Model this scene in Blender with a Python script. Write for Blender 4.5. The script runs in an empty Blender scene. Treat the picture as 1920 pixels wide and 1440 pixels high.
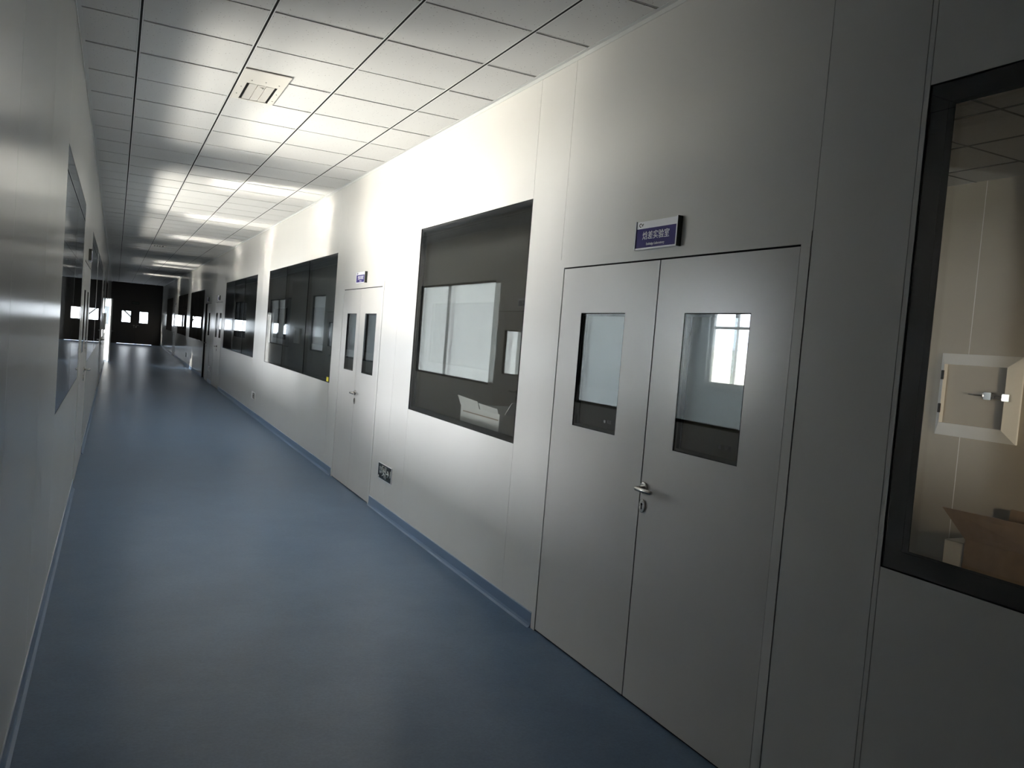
import bpy, bmesh, math, random
from mathutils import Matrix, Vector
random.seed(7)
scn = bpy.context.scene
COL = scn.collection

# ------------------------------------------------------------------ camera
CAM_Z = 1.5774
cam_d = bpy.data.cameras.new('camera')
cam = bpy.data.objects.new('camera', cam_d)
COL.objects.link(cam)
RGT = Vector((0.894351982610224, -0.4400052763197326, 0.08080772247723111))
FWD = Vector((0.4444596122288561, 0.894479229644811, -0.04860618099995226))
UPV = Vector((-0.050893853249054447, 0.07938680334174586, 0.9955438469282216))
cam.matrix_world = Matrix(((RGT.x, UPV.x, -FWD.x, 0), (RGT.y, UPV.y, -FWD.y, 0), (RGT.z, UPV.z, -FWD.z, CAM_Z), (0, 0, 0, 1)))
cam_d.sensor_fit = 'HORIZONTAL'
cam_d.sensor_width = 36.0
cam_d.lens = 36.0 * 1509.1324 / 1920.0
cam_d.clip_start = 0.02
cam_d.clip_end = 400
scn.camera = cam

# ------------------------------------------------------------------ exposure / world / daylight
vs = scn.view_settings
vs.view_transform = 'Standard'
vs.look = 'None'
vs.exposure = 0.22
vs.gamma = 1.0
vs.use_curve_mapping = False
scn.cycles.use_denoising = True
scn.cycles.transparent_max_bounces = 32
scn.cycles.max_bounces = 9
scn.cycles.diffuse_bounces = 4
scn.cycles.glossy_bounces = 6
scn.cycles.sample_clamp_indirect = 6.0
scn.cycles.caustics_reflective = True

w = bpy.data.worlds.new('sky')
scn.world = w
w.use_nodes = True
wn = w.node_tree
wn.nodes['Background'].inputs[0].default_value = (0.80, 0.90, 1.0, 1)
wn.nodes['Background'].inputs[1].default_value = 7.0
w.cycles.sampling_method = 'NONE'

XR, XL, ZC, YE, YB = 2.178, -0.268, 3.17, 46.9, -13.0
XEXT = -6.3          # outer wall of the rooms on the left
XIN = 6.1            # back wall of the rooms on the right

def lamp(name, kind, loc, direction, energy, color, **kw):
    d = bpy.data.lights.new(name, kind)
    d.energy = energy
    d.color = color
    for k, v in kw.items():
        setattr(d, k, v)
    o = bpy.data.objects.new(name, d)
    COL.objects.link(o)
    o.location = loc
    dv = Vector(direction).normalized()
    up = Vector((0, 1, 0)) if abs(dv.y) < 0.9 else Vector((0, 0, 1))
    zax = -dv
    yax = (up - zax * up.dot(zax)).normalized()
    xax = yax.cross(zax)
    o.matrix_world = Matrix(((xax.x, yax.x, zax.x, loc[0]), (xax.y, yax.y, zax.y, loc[1]), (xax.z, yax.z, zax.z, loc[2]), (0, 0, 0, 1)))
    return o

SKY = (1.0, 0.975, 0.96)
WARM = (1.0, 0.93, 0.80)
lamp('sun', 'SUN', (-30, 30, 20), (0.78, -0.62, -0.466), 14.0, (1.0, 0.94, 0.84), angle=0.009)
# daylight standing in the outer windows of the rooms on the left: (y0, y1, radiance)
EXT_WIN = [(4.5, 6.5), (7.1, 9.9), (10.3, 12.8), (14.0, 16.2), (17.0, 19.2), (21.0, 23.2), (24.6, 27.4), (34.2, 36.2)]
SKY_L = [43, 57, 0, 16, 14, 12, 12, 8]
for (a, b), L in zip(EXT_WIN, SKY_L):
    if L:
        lamp('daylight_window', 'AREA', (XEXT - 0.25, (a + b) / 2, 1.9), (1, 0, -0.05), L * math.pi * (b - a) * 1.5, SKY, shape='RECTANGLE', size=1.5, size_y=b - a)
# the outer window that shows in the near door's glass: bright sky above, sunlit yard below
lamp('daylight_sky', 'AREA', (XEXT - 0.25, 11.55, 2.22), (1, -0.1, 0), 28 * math.pi * 2.25 * 0.8, (0.93, 0.96, 1.0), shape='RECTANGLE', size=0.8, size_y=2.5)
lamp('daylight_yard', 'AREA', (XEXT - 0.25, 11.55, 1.45), (1, -0.1, 0), 18 * math.pi * 2.25 * 0.72, (1.0, 0.96, 0.78), shape='RECTANGLE', size=0.72, size_y=2.5)
# lamps added just above the floors of those rooms, standing in for bounced sun: (x, y, width in y, aim point, spread, strength)
BOUNCE_LAMPS = [(-3.6, 7.0, 0.9, (1.7, 6.6, 3.1), 56, 115), (-2.1, 6.0, 2.4, (0.4, 5.4, 3.17), 125, 205),
         (-2.1, 11.5, 2.6, (0.4, 11.5, 3.17), 125, 360), (-2.1, 15.6, 3.5, (0.5, 15.6, 3.17), 120, 140), (-2.1, 21.0, 1.2, (0.6, 21.0, 3.17), 130, 30), (-2.1, 26.5, 2.6, (0.6, 26.5, 3.17), 130, 40)]
for ys, yt, E in ((11.1, 9.75, 15), (13.6, 13.6, 11), (17.55, 17.55, 11), (25.8, 26.0, 14), (27.9, 28.2, 12), (34.3, 34.6, 12)):
    for tx, tz, k in ((1.0, 3.15, 1.0), (2.0, 3.1, 1.0), (2.17, 2.1, 0.22)):
        BOUNCE_LAMPS.append((-3.8, ys, 0.4, (tx, yt, tz), 18, E * k))
for x, y, wy, aim, sp, E in BOUNCE_LAMPS:
    lamp('floor_bounce_lamp', 'AREA', (x, y, 0.03), (aim[0] - x, aim[1] - y, aim[2] - 0.03), E, WARM, shape='RECTANGLE', size=0.8, size_y=wy, spread=math.radians(sp))
# daylight behind the far doors
lamp('daylight_far_door', 'AREA', (0.9, YE + 1.6, 1.5), (0, -1, 0), 3.2 * math.pi * 2.4 * 1.6, (1, 0.98, 0.95), shape='RECTANGLE', size=2.4, size_y=1.6)
# small unseen lamp added in the store room behind the first pane on the right
lamp('store_room_lamp', 'AREA', (3.9, -0.6, 1.25), (0.50, 1, 0.03), 4.6, (1.0, 0.84, 0.60), shape='RECTANGLE', size=0.35, size_y=0.35, spread=math.radians(40))

# ------------------------------------------------------------------ materials
MATS = {}
def nmat(name):
    m = bpy.data.materials.new(name)
    m.use_nodes = True
    MATS[name] = m
    nt = m.node_tree
    return m, nt, nt.nodes['Principled BSDF']

def simple(name, col, rough=0.5, metal=0.0, spec=0.5, var=0.0, vscale=8.0, bump=0.0, bscale=60.0, coat=0.0):
    m, nt, p = nmat(name)
    p.inputs['Base Color'].default_value = (*col, 1)
    p.inputs['Roughness'].default_value = rough
    p.inputs['Metallic'].default_value = metal
    p.inputs['Specular IOR Level'].default_value = spec
    p.inputs['Coat Weight'].default_value = coat
    tc = nt.nodes.new('ShaderNodeTexCoord')
    if var > 0:
        n = nt.nodes.new('ShaderNodeTexNoise')
        n.inputs['Scale'].default_value = vscale
        n.inputs['Detail'].default_value = 6
        r = nt.nodes.new('ShaderNodeValToRGB')
        r.color_ramp.elements[0].position = 0.3
        r.color_ramp.elements[1].position = 0.7
        r.color_ramp.elements[0].color = (*[c * (1 - var) for c in col], 1)
        r.color_ramp.elements[1].color = (*[min(1, c * (1 + var)) for c in col], 1)
        nt.links.new(tc.outputs['Object'], n.inputs['Vector'])
        nt.links.new(n.outputs['Fac'], r.inputs['Fac'])
        nt.links.new(r.outputs['Color'], p.inputs['Base Color'])
    if bump > 0:
        n2 = nt.nodes.new('ShaderNodeTexNoise')
        n2.inputs['Scale'].default_value = bscale
        n2.inputs['Detail'].default_value = 3
        b = nt.nodes.new('ShaderNodeBump')
        b.inputs['Strength'].default_value = bump
        b.inputs['Distance'].default_value = 0.002
        nt.links.new(tc.outputs['Object'], n2.inputs['Vector'])
        nt.links.new(n2.outputs['Fac'], b.inputs['Height'])
        nt.links.new(b.outputs['Normal'], p.inputs['Normal'])
    return m

simple('panel', (0.665, 0.657, 0.632), 0.16, var=0.015, vscale=1.3, bump=0.05, bscale=2.2)
simple('door_paint', (0.60, 0.588, 0.568), 0.24, var=0.02, vscale=2.0, bump=0.05, bscale=3)
simple('core', (0.10, 0.10, 0.10), 0.8)
simple('room_wall', (0.62, 0.655, 0.675), 0.5, var=0.01)
simple('store_wall', (0.42, 0.375, 0.30), 0.5, var=0.02)
simple('room_floor', (0.55, 0.58, 0.60), 0.3)
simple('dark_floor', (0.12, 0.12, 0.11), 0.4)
simple('tee', (0.74, 0.75, 0.74), 0.35)
simple('tee_cross', (0.30, 0.30, 0.30), 0.45)
simple('tee_dark', (0.10, 0.10, 0.10), 0.5)
simple('plenum', (0.02, 0.02, 0.02), 0.9)
simple('angle_trim', (0.60, 0.61, 0.60), 0.35)
simple('black_rubber', (0.004, 0.004, 0.004), 0.7, spec=0.1)
simple('black_gap', (0.012, 0.012, 0.012), 0.8, spec=0.1)
simple('skirting', (0.13, 0.20, 0.32), 0.35)
simple('skirting_bead', (0.42, 0.47, 0.55), 0.3)
simple('steel', (0.55, 0.53, 0.50), 0.25, metal=1.0)
simple('alu', (0.75, 0.76, 0.78), 0.3, metal=0.9)
simple('white_plastic', (0.80, 0.80, 0.79), 0.35)
simple('sign_purple', (0.032, 0.022, 0.16), 0.6, spec=0.2)
simple('sign_white', (0.80, 0.80, 0.84), 0.4)
simple('sign_side', (0.05, 0.055, 0.045), 0.4)
simple('exit_black', (0.012, 0.016, 0.014), 0.25)
simple('exit_white', (0.72, 0.74, 0.74), 0.5)
simple('label_ink', (0.10, 0.10, 0.10), 0.6)
simple('yellow', (0.80, 0.70, 0.05), 0.5)
simple('cardboard', (0.30, 0.20, 0.115), 0.85, var=0.12, vscale=14)
simple('carton_white', (0.86, 0.85, 0.81), 0.7, var=0.05, vscale=10)
simple('hatch_white', (0.82, 0.81, 0.78), 0.35)
simple('chrome', (0.8, 0.8, 0.8), 0.12, metal=1.0)
simple('vent_paint', (0.70, 0.68, 0.63), 0.4)
simple('vent_blade', (0.62, 0.60, 0.56), 0.45)
simple('upvc', (0.85, 0.86, 0.86), 0.3)
simple('stone_ground', (0.62, 0.58, 0.42), 0.9, var=0.15, vscale=0.4)
simple('far_facade', (0.55, 0.48, 0.47), 0.9, var=0.05)
simple('far_facade_base', (0.42, 0.42, 0.44), 0.9)
simple('far_glass', (0.10, 0.12, 0.15), 0.2)
simple('roof', (0.3, 0.3, 0.3), 0.9)
simple('end_shade_paint', (0.06, 0.052, 0.045), 0.5)  # shade of the unlit corridor end is put into this colour

def mat_floor():
    m, nt, p = nmat('vinyl')
    p.inputs['Specular IOR Level'].default_value = 0.30
    tc = nt.nodes.new('ShaderNodeTexCoord')
    n = nt.nodes.new('ShaderNodeTexNoise'); n.inputs['Scale'].default_value = 2.2; n.inputs['Detail'].default_value = 9; n.inputs['Roughness'].default_value = 0.65
    r = nt.nodes.new('ShaderNodeValToRGB')
    r.color_ramp.elements[0].position = 0.30; r.color_ramp.elements[0].color = (0.068, 0.122, 0.208, 1)
    r.color_ramp.elements[1].position = 0.72; r.color_ramp.elements[1].color = (0.115, 0.180, 0.275, 1)
    n3 = nt.nodes.new('ShaderNodeTexNoise'); n3.inputs['Scale'].default_value = 90; n3.inputs['Detail'].default_value = 3
    mx = nt.nodes.new('ShaderNodeMixRGB'); mx.blend_type = 'OVERLAY'; mx.inputs['Fac'].default_value = 0.22
    nt.links.new(tc.outputs['Object'], n.inputs['Vector']); nt.links.new(tc.outputs['Object'], n3.inputs['Vector'])
    nt.links.new(n.outputs['Fac'], r.inputs['Fac'])
    nt.links.new(r.outputs['Color'], mx.inputs['Color1']); nt.links.new(n3.outputs['Fac'], mx.inputs['Color2'])
    nt.links.new(mx.outputs['Color'], p.inputs['Base Color'])
    rr = nt.nodes.new('ShaderNodeMapRange'); rr.inputs['To Min'].default_value = 0.27; rr.inputs['To Max'].default_value = 0.38
    nt.links.new(n.outputs['Fac'], rr.inputs['Value']); nt.links.new(rr.outputs['Result'], p.inputs['Roughness'])
    b = nt.nodes.new('ShaderNodeBump'); b.inputs['Strength'].default_value = 0.12; b.inputs['Distance'].default_value = 0.004
    n2 = nt.nodes.new('ShaderNodeTexNoise'); n2.inputs['Scale'].default_value = 7; n2.inputs['Detail'].default_value = 2
    nt.links.new(tc.outputs['Object'], n2.inputs['Vector']); nt.links.new(n2.outputs['Fac'], b.inputs['Height'])
    nt.links.new(b.outputs['Normal'], p.inputs['Normal'])
mat_floor()

def mat_tile():
    m, nt, p = nmat('tile')
    tc = nt.nodes.new('ShaderNodeTexCoord')
    v = nt.nodes.new('ShaderNodeTexVoronoi'); v.inputs['Scale'].default_value = 48
    r = nt.nodes.new('ShaderNodeValToRGB')
    r.color_ramp.elements[0].position = 0.10; r.color_ramp.elements[0].color = (0, 0, 0, 1)
    r.color_ramp.elements[1].position = 0.16; r.color_ramp.elements[1].color = (1, 1, 1, 1)
    # only some of the cells carry a pinhole
    g = nt.nodes.new('ShaderNodeMath'); g.operation = 'GREATER_THAN'; g.inputs[1].default_value = 0.55
    sep = nt.nodes.new('ShaderNodeSeparateColor')
    nt.links.new(v.outputs['Color'], sep.inputs['Color'])
    nt.links.new(sep.outputs['Red'], g.inputs[0])
    mx = nt.nodes.new('ShaderNodeMath'); mx.operation = 'MAXIMUM'
    nt.links.new(tc.outputs['Object'], v.inputs['Vector'])
    nt.links.new(v.outputs['Distance'], r.inputs['Fac'])
    nt.links.new(r.outputs['Color'], mx.inputs[0]); nt.links.new(g.outputs[0], mx.inputs[1])
    c = nt.nodes.new('ShaderNodeMixRGB')
    c.inputs['Color1'].default_value = (0.20, 0.20, 0.20, 1); c.inputs['Color2'].default_value = (0.63, 0.63, 0.62, 1)
    nt.links.new(mx.outputs[0], c.inputs['Fac'])
    nt.links.new(c.outputs['Color'], p.inputs['Base Color'])
    p.inputs['Roughness'].default_value = 0.62
    p.inputs['Specular IOR Level'].default_value = 0.35
mat_tile()

def mat_glass(name, tint):
    m = bpy.data.materials.new(name); m.use_nodes = True; MATS[name] = m
    nt = m.node_tree
    for n in list(nt.nodes): nt.nodes.remove(n)
    out = nt.nodes.new('ShaderNodeOutputMaterial')
    lw = nt.nodes.new('ShaderNodeLayerWeight'); lw.inputs['Blend'].default_value = 0.5
    pw = nt.nodes.new('ShaderNodeMath'); pw.operation = 'POWER'; pw.inputs[1].default_value = 5
    ma = nt.nodes.new('ShaderNodeMath'); ma.operation = 'MULTIPLY_ADD'; ma.inputs[1].default_value = 0.955; ma.inputs[2].default_value = 0.045
    tr = nt.nodes.new('ShaderNodeBsdfTransparent'); tr.inputs['Color'].default_value = (*tint, 1)
    gl = nt.nodes.new('ShaderNodeBsdfGlossy'); gl.inputs['Roughness'].default_value = 0.0; gl.inputs['Color'].default_value = (0.98, 0.99, 1, 1)
    mx = nt.nodes.new('ShaderNodeMixShader')
    nt.links.new(lw.outputs['Facing'], pw.inputs[0]); nt.links.new(pw.outputs[0], ma.inputs[0])
    nt.links.new(ma.outputs[0], mx.inputs['Fac'])
    nt.links.new(tr.outputs[0], mx.inputs[1]); nt.links.new(gl.outputs[0], mx.inputs[2])
    nt.links.new(mx.outputs[0], out.inputs['Surface'])
mat_glass('glass', (0.975, 0.98, 0.985))
mat_glass('glass_tinted', (0.80, 0.82, 0.82))
mat_glass('glass_grey', (0.90, 0.905, 0.90))
M = MATS

# ------------------------------------------------------------------ mesh helpers
class MB:
    """collects boxes / prisms / tubes in world space and links them as ONE mesh object"""
    def __init__(s):
        s.v = []; s.f = []; s.smooth = []
    def box(s, x0, x1, y0, y1, z0, z1):
        if x0 > x1: x0, x1 = x1, x0
        if y0 > y1: y0, y1 = y1, y0
        if z0 > z1: z0, z1 = z1, z0
        b = len(s.v)
        s.v += [(x0, y0, z0), (x1, y0, z0), (x1, y1, z0), (x0, y1, z0), (x0, y0, z1), (x1, y0, z1), (x1, y1, z1), (x0, y1, z1)]
        s.f += [(b, b+3, b+2, b+1), (b+4, b+5, b+6, b+7), (b, b+1, b+5, b+4), (b+1, b+2, b+6, b+5), (b+2, b+3, b+7, b+6), (b+3, b, b+4, b+7)]
        s.smooth += [False] * 6
        return s
    def hexa(s, pts):
        """8 corners: bottom ring 0-3, top ring 4-7"""
        b = len(s.v); s.v += [tuple(p) for p in pts]
        s.f += [(b, b+3, b+2, b+1), (b+4, b+5, b+6, b+7), (b, b+1, b+5, b+4), (b+1, b+2, b+6, b+5), (b+2, b+3, b+7, b+6), (b+3, b, b+4, b+7)]
        s.smooth += [False] * 6
        return s
    def prism(s, ring, off):
        """closed ring of points extruded by the vector off"""
        n = len(ring); b = len(s.v); off = Vector(off)
        s.v += [tuple(p) for p in ring] + [tuple(Vector(p) + off) for p in ring]
        s.f += [tuple(range(b + n - 1, b - 1, -1)), tuple(range(b + n, b + 2 * n))]
        s.smooth += [False, False]
        for i in range(n):
            j = (i + 1) % n
            s.f.append((b + i, b + j, b + n + j, b + n + i)); s.smooth.append(False)
        return s
    def tube(s, path, r, seg=12, cap=True, sx=1.0):
        path = [Vector(p) for p in path]; b0 = len(s.v); n = len(path)
        rr = r if isinstance(r, (list, tuple)) else [r] * n
        prev = None
        for i, p in enumerate(path):
            t = (path[min(i + 1, n - 1)] - path[max(i - 1, 0)]).normalized()
            u = Vector((0, 0, 1)) if prev is None else prev
            if abs(u.dot(t)) > 0.95: u = Vector((0, 1, 0))
            u = (u - t * u.dot(t)).normalized(); prev = u
            q = t.cross(u)
            for k in range(seg):
                a = 2 * math.pi * k / seg
                s.v.append(tuple(p + u * math.cos(a) * rr[i] + q * math.sin(a) * rr[i] * sx))
        for i in range(n - 1):
            for k in range(seg):
                a = b0 + i * seg + k; c = b0 + i * seg + (k + 1) % seg
                s.f.append((a, c, c + seg, a + seg)); s.smooth.append(True)
        if cap:
            s.f.append(tuple(b0 + k for k in range(seg - 1, -1, -1))); s.smooth.append(False)
            e = b0 + (n - 1) * seg
            s.f.append(tuple(e + k for k in range(seg))); s.smooth.append(False)
        return s
    def build(s, name, mat, parent=None, bevel=0.0):
        me = bpy.data.meshes.new(name)
        base = Vector((0, 0, 0))
        o = bpy.data.objects.new(name, me)
        if parent is not None:
            p = parent
            while p is not None:
                base += p.location; p = p.parent
            me.from_pydata([tuple(Vector(v) - base) for v in s.v], [], s.f)
            o.parent = parent
        else:
            xs = [v[0] for v in s.v]; ys = [v[1] for v in s.v]; zs = [v[2] for v in s.v]
            c = Vector(((min(xs) + max(xs)) / 2, (min(ys) + max(ys)) / 2, min(zs)))
            me.from_pydata([tuple(Vector(v) - c) for v in s.v], [], s.f)
            o.location = c
        me.polygons.foreach_set('use_smooth', s.smooth)
        me.materials.append(mat)
        bm = bmesh.new(); bm.from_mesh(me); bmesh.ops.recalc_face_normals(bm, faces=bm.faces)
        bm.to_mesh(me); bm.free()
        COL.objects.link(o)
        if bevel > 0:
            bv = o.modifiers.new('edge', 'BEVEL'); bv.width = bevel; bv.segments = 2; bv.limit_method = 'ANGLE'
        return o

def tag(o, label, cat, group=None, kind=None):
    o['label'] = label; o['category'] = cat
    if group: o['group'] = group
    if kind: o['kind'] = kind
    return o

def empty(name, loc):
    o = bpy.data.objects.new(name, None)
    COL.objects.link(o)
    o.location = loc; o.empty_display_size = 0.1
    return o

# wall frames: (s along the wall, d out of the wall into the corridor, z) -> world
class Wall:
    def __init__(s, kind): s.kind = kind
    def p(s, a, d, z):
        if s.kind == 'R': return (XR - d, a, z)
        if s.kind == 'L': return (XL + d, a, z)
        return (a, YE - d, z)
    def box(s, mb, a0, a1, d0, d1, z0, z1):
        p, q = s.p(a0, d0, z0), s.p(a1, d1, z1)
        return mb.box(p[0], q[0], p[1], q[1], z0, z1)
    def axes(s):
        # reading direction, up, outward normal
        if s.kind == 'R': return Vector((0, -1, 0)), Vector((0, 0, 1)), Vector((-1, 0, 0))
        if s.kind == 'L': return Vector((0, 1, 0)), Vector((0, 0, 1)), Vector((1, 0, 0))
        return Vector((1, 0, 0)), Vector((0, 0, 1)), Vector((0, -1, 0))
WR, WL, WE = Wall('R'), Wall('L'), Wall('E')
TH = 0.05   # wall thickness

def lettering(name, body, size, origin, wall, mat, parent, align='CENTER', thick=0.0006, squeeze=1.0):
    cu = bpy.data.curves.new(name, 'FONT')
    cu.body = body; cu.size = size; cu.align_x = align; cu.align_y = 'CENTER'; cu.extrude = thick; cu.resolution_u = 3
    tmp = bpy.data.objects.new(name, cu); COL.objects.link(tmp)
    dg = bpy.context.evaluated_depsgraph_get()
    me = bpy.data.meshes.new_from_object(tmp.evaluated_get(dg))
    bpy.data.objects.remove(tmp); bpy.data.curves.remove(cu)
    r, u, n = wall.axes()
    base = Vector((0, 0, 0)); p = parent
    while p is not None: base += p.location; p = p.parent
    og = Vector(origin) - base
    mt = Matrix(((r.x * squeeze, u.x, n.x, og.x), (r.y * squeeze, u.y, n.y, og.y), (r.z * squeeze, u.z, n.z, og.z), (0, 0, 0, 1)))
    me.transform(mt)
    me.materials.clear(); me.materials.append(mat)
    o = bpy.data.objects.new(name, me); COL.objects.link(o); o.parent = parent
    return o

# ------------------------------------------------------------------ openings
R_WIN = [(-1.2, 1.70, 0.98, 2.465, []), (4.30, 6.25, 0.985, 2.45, []), (8.98, 13.42, 0.985, 2.44, [10.45, 11.94]), (14.63, 19.07, 0.985, 2.44, [16.12, 17.60]),
         (23.95, 28.45, 0.97, 2.42, [25.45, 26.95]), (29.80, 34.20, 0.97, 2.42, [31.3, 32.75]), (37.7, 42.1, 0.97, 2.42, [39.2, 40.65])]
R_DOOR = [(2.11, 3.90), (7.15, 8.63), (19.48, 21.0), (21.9, 23.55), (35.0, 36.6)]
L_WIN = [(4.96, 7.72, 1.0, 2.455, [6.38]), (10.06, 13.06, 1.0, 2.445, [11.80]), (13.30, 17.85, 1.0, 2.445, [14.8, 16.3]), (20.2, 21.65, 1.0, 2.445, []),
         (24.2, 28.25, 0.98, 2.43, [25.3, 26.75]), (33.9, 36.3, 0.98, 2.43, [35.1])]
L_DOOR = [(7.97, 9.92), (18.15, 19.95), (28.7, 29.7), (36.6, 38.2)]
DH = 2.062

def wall_build(name, wall, wins, doors, seams, label):
    root = empty(name, wall.p(0, 0, 0))
    tag(root, label, 'wall', kind='structure')
    opn = [(a, b, z0, z1) for a, b, z0, z1, _ in wins] + [(a, b, 0.0, DH) for a, b in doors]
    edges = sorted(set([YB, YE] + [o[0] for o in opn] + [o[1] for o in opn]))
    # core
    mb = MB()
    for a, b in zip(edges[:-1], edges[1:]):
        m = (a + b) / 2
        hit = [o for o in opn if o[0] < m < o[1]]
        if not hit: wall.box(mb, a, b, -TH, -0.006, 0, 3.3)
        else:
            z0, z1 = hit[0][2], hit[0][3]
            if z0 > 0: wall.box(mb, a, b, -TH, -0.006, 0, z0)
            wall.box(mb, a, b, -TH, -0.006, z1, 3.3)
    mb.build('panel_core', M['core'], root)
    # room-side sheet (back face of the sandwich panel)
    mb = MB()
    for a, b in zip(edges[:-1], edges[1:]):
        m = (a + b) / 2
        hit = [o for o in opn if o[0] < m < o[1]]
        if not hit: wall.box(mb, a, b, -TH - 0.004, -TH, 0, ZC)
        else:
            z0, z1 = hit[0][2], hit[0][3]
            if z0 > 0: wall.box(mb, a, b, -TH - 0.004, -TH, 0, z0)
            wall.box(mb, a, b, -TH - 0.004, -TH, z1, ZC)
    mb.build('room_side_sheet', M['room_wall'], root)
    # corridor-side steel panels, one object each
    pts = sorted(set(edges + seams))
    g = 0.0013
    for a, b in zip(pts[:-1], pts[1:]):
        m = (a + b) / 2
        hit = [o for o in opn if o[0] < m < o[1]]
        rngs = [(0.0, ZC - 0.001)] if not hit else ([(0.0, hit[0][2])] if hit[0][2] > 0 else []) + [(hit[0][3], ZC - 0.001)]
        for z0, z1 in rngs:
            wall.box(MB(), a + g, b - g, -0.005, 0, z0, z1).build('wall_panel', M['panel'], root)
    return root

def seams_between(lo, hi, step):
    n = max(1, round((hi - lo) / step))
    return [lo + (hi - lo) * i / n for i in range(1, n)]
sR = [1.72, -2.3] + seams_between(YB, -2.3, 1.18) + seams_between(42.1, YE, 1.18) + [35.0] + [6.70, 14.02, 23.55]
sL = [2.67, 3.84, 1.5, 0.33, -0.84, -2.0] + seams_between(YB, -2.0, 1.18) + seams_between(21.65, 24.2, 1.2) + seams_between(29.7, 33.9, 1.2) + seams_between(38.2, YE, 1.18)
wall_build('wall_right', WR, R_WIN, R_DOOR, sR, 'long white panelled corridor wall on the right with windows and doors')
wall_build('wall_left', WL, L_WIN, L_DOOR, sL, 'glossy white panelled corridor wall along the left edge of the photo')

# far end wall with a double-door opening
ED = (0.02, 1.84)
root = empty('wall_end', (0, YE, 0)); tag(root, 'dark wall closing the far end of the corridor', 'wall', kind='structure')
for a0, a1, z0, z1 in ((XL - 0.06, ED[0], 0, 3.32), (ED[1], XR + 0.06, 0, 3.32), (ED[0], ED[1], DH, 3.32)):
    WE.box(MB(), a0, a1, -0.05, 0, z0, z1).build('wall_panel', M['end_shade_paint'], root)
b = MB().box(XL - 0.1, XR + 0.1, YB - 0.1, YB, 0, ZC).build('wall_back', M['panel'])
tag(b, 'blank wall closing the corridor behind the camera', 'wall', kind='structure')

# ------------------------------------------------------------------ floor and skirting
f = MB().box(XL - 0.054, XR + 0.054, YB, YE + 0.4, -0.05, 0).build('floor', M['vinyl'])
tag(f, 'glossy mottled blue vinyl corridor floor', 'floor', kind='structure')

def skirting(name, wall, spans, h, label):
    root = empty(name, wall.p(0, 0, 0)); tag(root, label, 'skirting', kind='structure')
    for a, b in spans:
        mb = MB()
        # upturned vinyl: thin upright with a small cove at the floor
        ring = [wall.p(a, 0.0, 0.0), wall.p(a, 0.022, 0.0), wall.p(a, 0.010, 0.008), wall.p(a, 0.005, 0.022), wall.p(a, 0.004, h), wall.p(a, 0.0, h + 0.003)]
        mb.prism(ring, (0, b - a, 0))
        s = mb.build('skirting_strip', M['skirting'], root)
        q = MB(); wall.box(q, a, b, 0.0, 0.0052, h - 0.002, h + 0.004)
        q.build('bead', M['skirting_bead'], s)
    return root
def spans_of(doors, lo, hi):
    out = []; c = lo
    for a, b in doors:
        out.append((c, a)); c = b
    out.append((c, hi)); return out
skirting('baseboard_right', WR, spans_of(R_DOOR, YB, YE), 0.085, 'blue upturned vinyl skirting along the right wall')
skirting('baseboard_left', WL, spans_of(L_DOOR, YB, YE), 0.085, 'dark blue vinyl skirting along the left wall')

# ------------------------------------------------------------------ ceiling
root_c = empty('ceiling', (0, 0, ZC)); tag(root_c, 'suspended white mineral tile ceiling with recessed grid lines', 'ceiling', kind='structure')
LX = [0.040, 0.636, 1.232, 1.828]
RUN = 0.013
MB().box(XL - 0.05, XR + 0.05, YB, YE, ZC + 0.022, ZC + 0.13).build('plenum_void', M['plenum'], root_c)
cols = [(XL + 0.022, LX[0] - RUN)] + [(LX[i] + RUN, LX[i + 1] - RUN) for i in range(3)] + [(LX[3] + RUN, XR - 0.022)]
yj = [4.3514 + 0.6 * j for j in range(-30, 72)]
yj = [y for y in yj if YB + 0.1 < y < YE - 0.1]
TE = 0.0115
mesh_cache = {}
rest = MB()
VENTS = [(0.645, 0.935, 5.385, 6.135), (0.645, 0.935, 19.75, 20.35), (0.70, 1.0, 29.6, 30.2)]
for y0, y1 in zip(yj[:-1], yj[1:]):
    for ci, (x0, x1) in enumerate(cols):
        near = 1.9 < y0 < 35.5
        if not near:
            rest.box(x0, x1, y0 + TE, y1 - TE, ZC, ZC + 0.016); continue
        key = ci
        cx, cy = (x0 + x1) / 2, (y0 + y1) / 2
        if key not in mesh_cache:
            o = MB().box(x0, x1, y0 + TE, y1 - TE, ZC, ZC + 0.016).build('ceiling_tile', M['tile'], root_c)
            for v in o.data.vertices: v.co -= Vector((cx, cy, 0))
            o.location = (cx, cy, 0)
            mesh_cache[key] = o.data
        else:
            o = bpy.data.objects.new('ceiling_tile', mesh_cache[key]); COL.objects.link(o); o.parent = root_c
            o.location = (cx, cy, random.uniform(-0.0012, 0.0012))
            o.rotation_euler = (random.uniform(-1, 1) * 0.0022, random.uniform(-1, 1) * 0.0022, 0)
            if ci == 2 and abs(y0 - 8.5514) < 0.05:
                o.rotation_euler = (0.022, 0, 0)   # the one tile that hangs crooked
r = rest.build('ceiling_tile_field', M['tile'], root_c); r['kind'] = 'stuff'
for x in LX:   # runner with a black slot down its middle
    mb = MB()
    mb.box(x - RUN + 0.001, x - 0.0056, YB, YE, ZC - 0.001, ZC + 0.012).box(x + 0.0056, x + RUN - 0.001, YB, YE, ZC - 0.001, ZC + 0.012)
    run = mb.build('ceiling_runner', M['tee'], root_c)
    MB().box(x - 0.0056, x + 0.0056, YB, YE, ZC - 0.0012, ZC + 0.010).build('slot', M['black_gap'], run)
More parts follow.
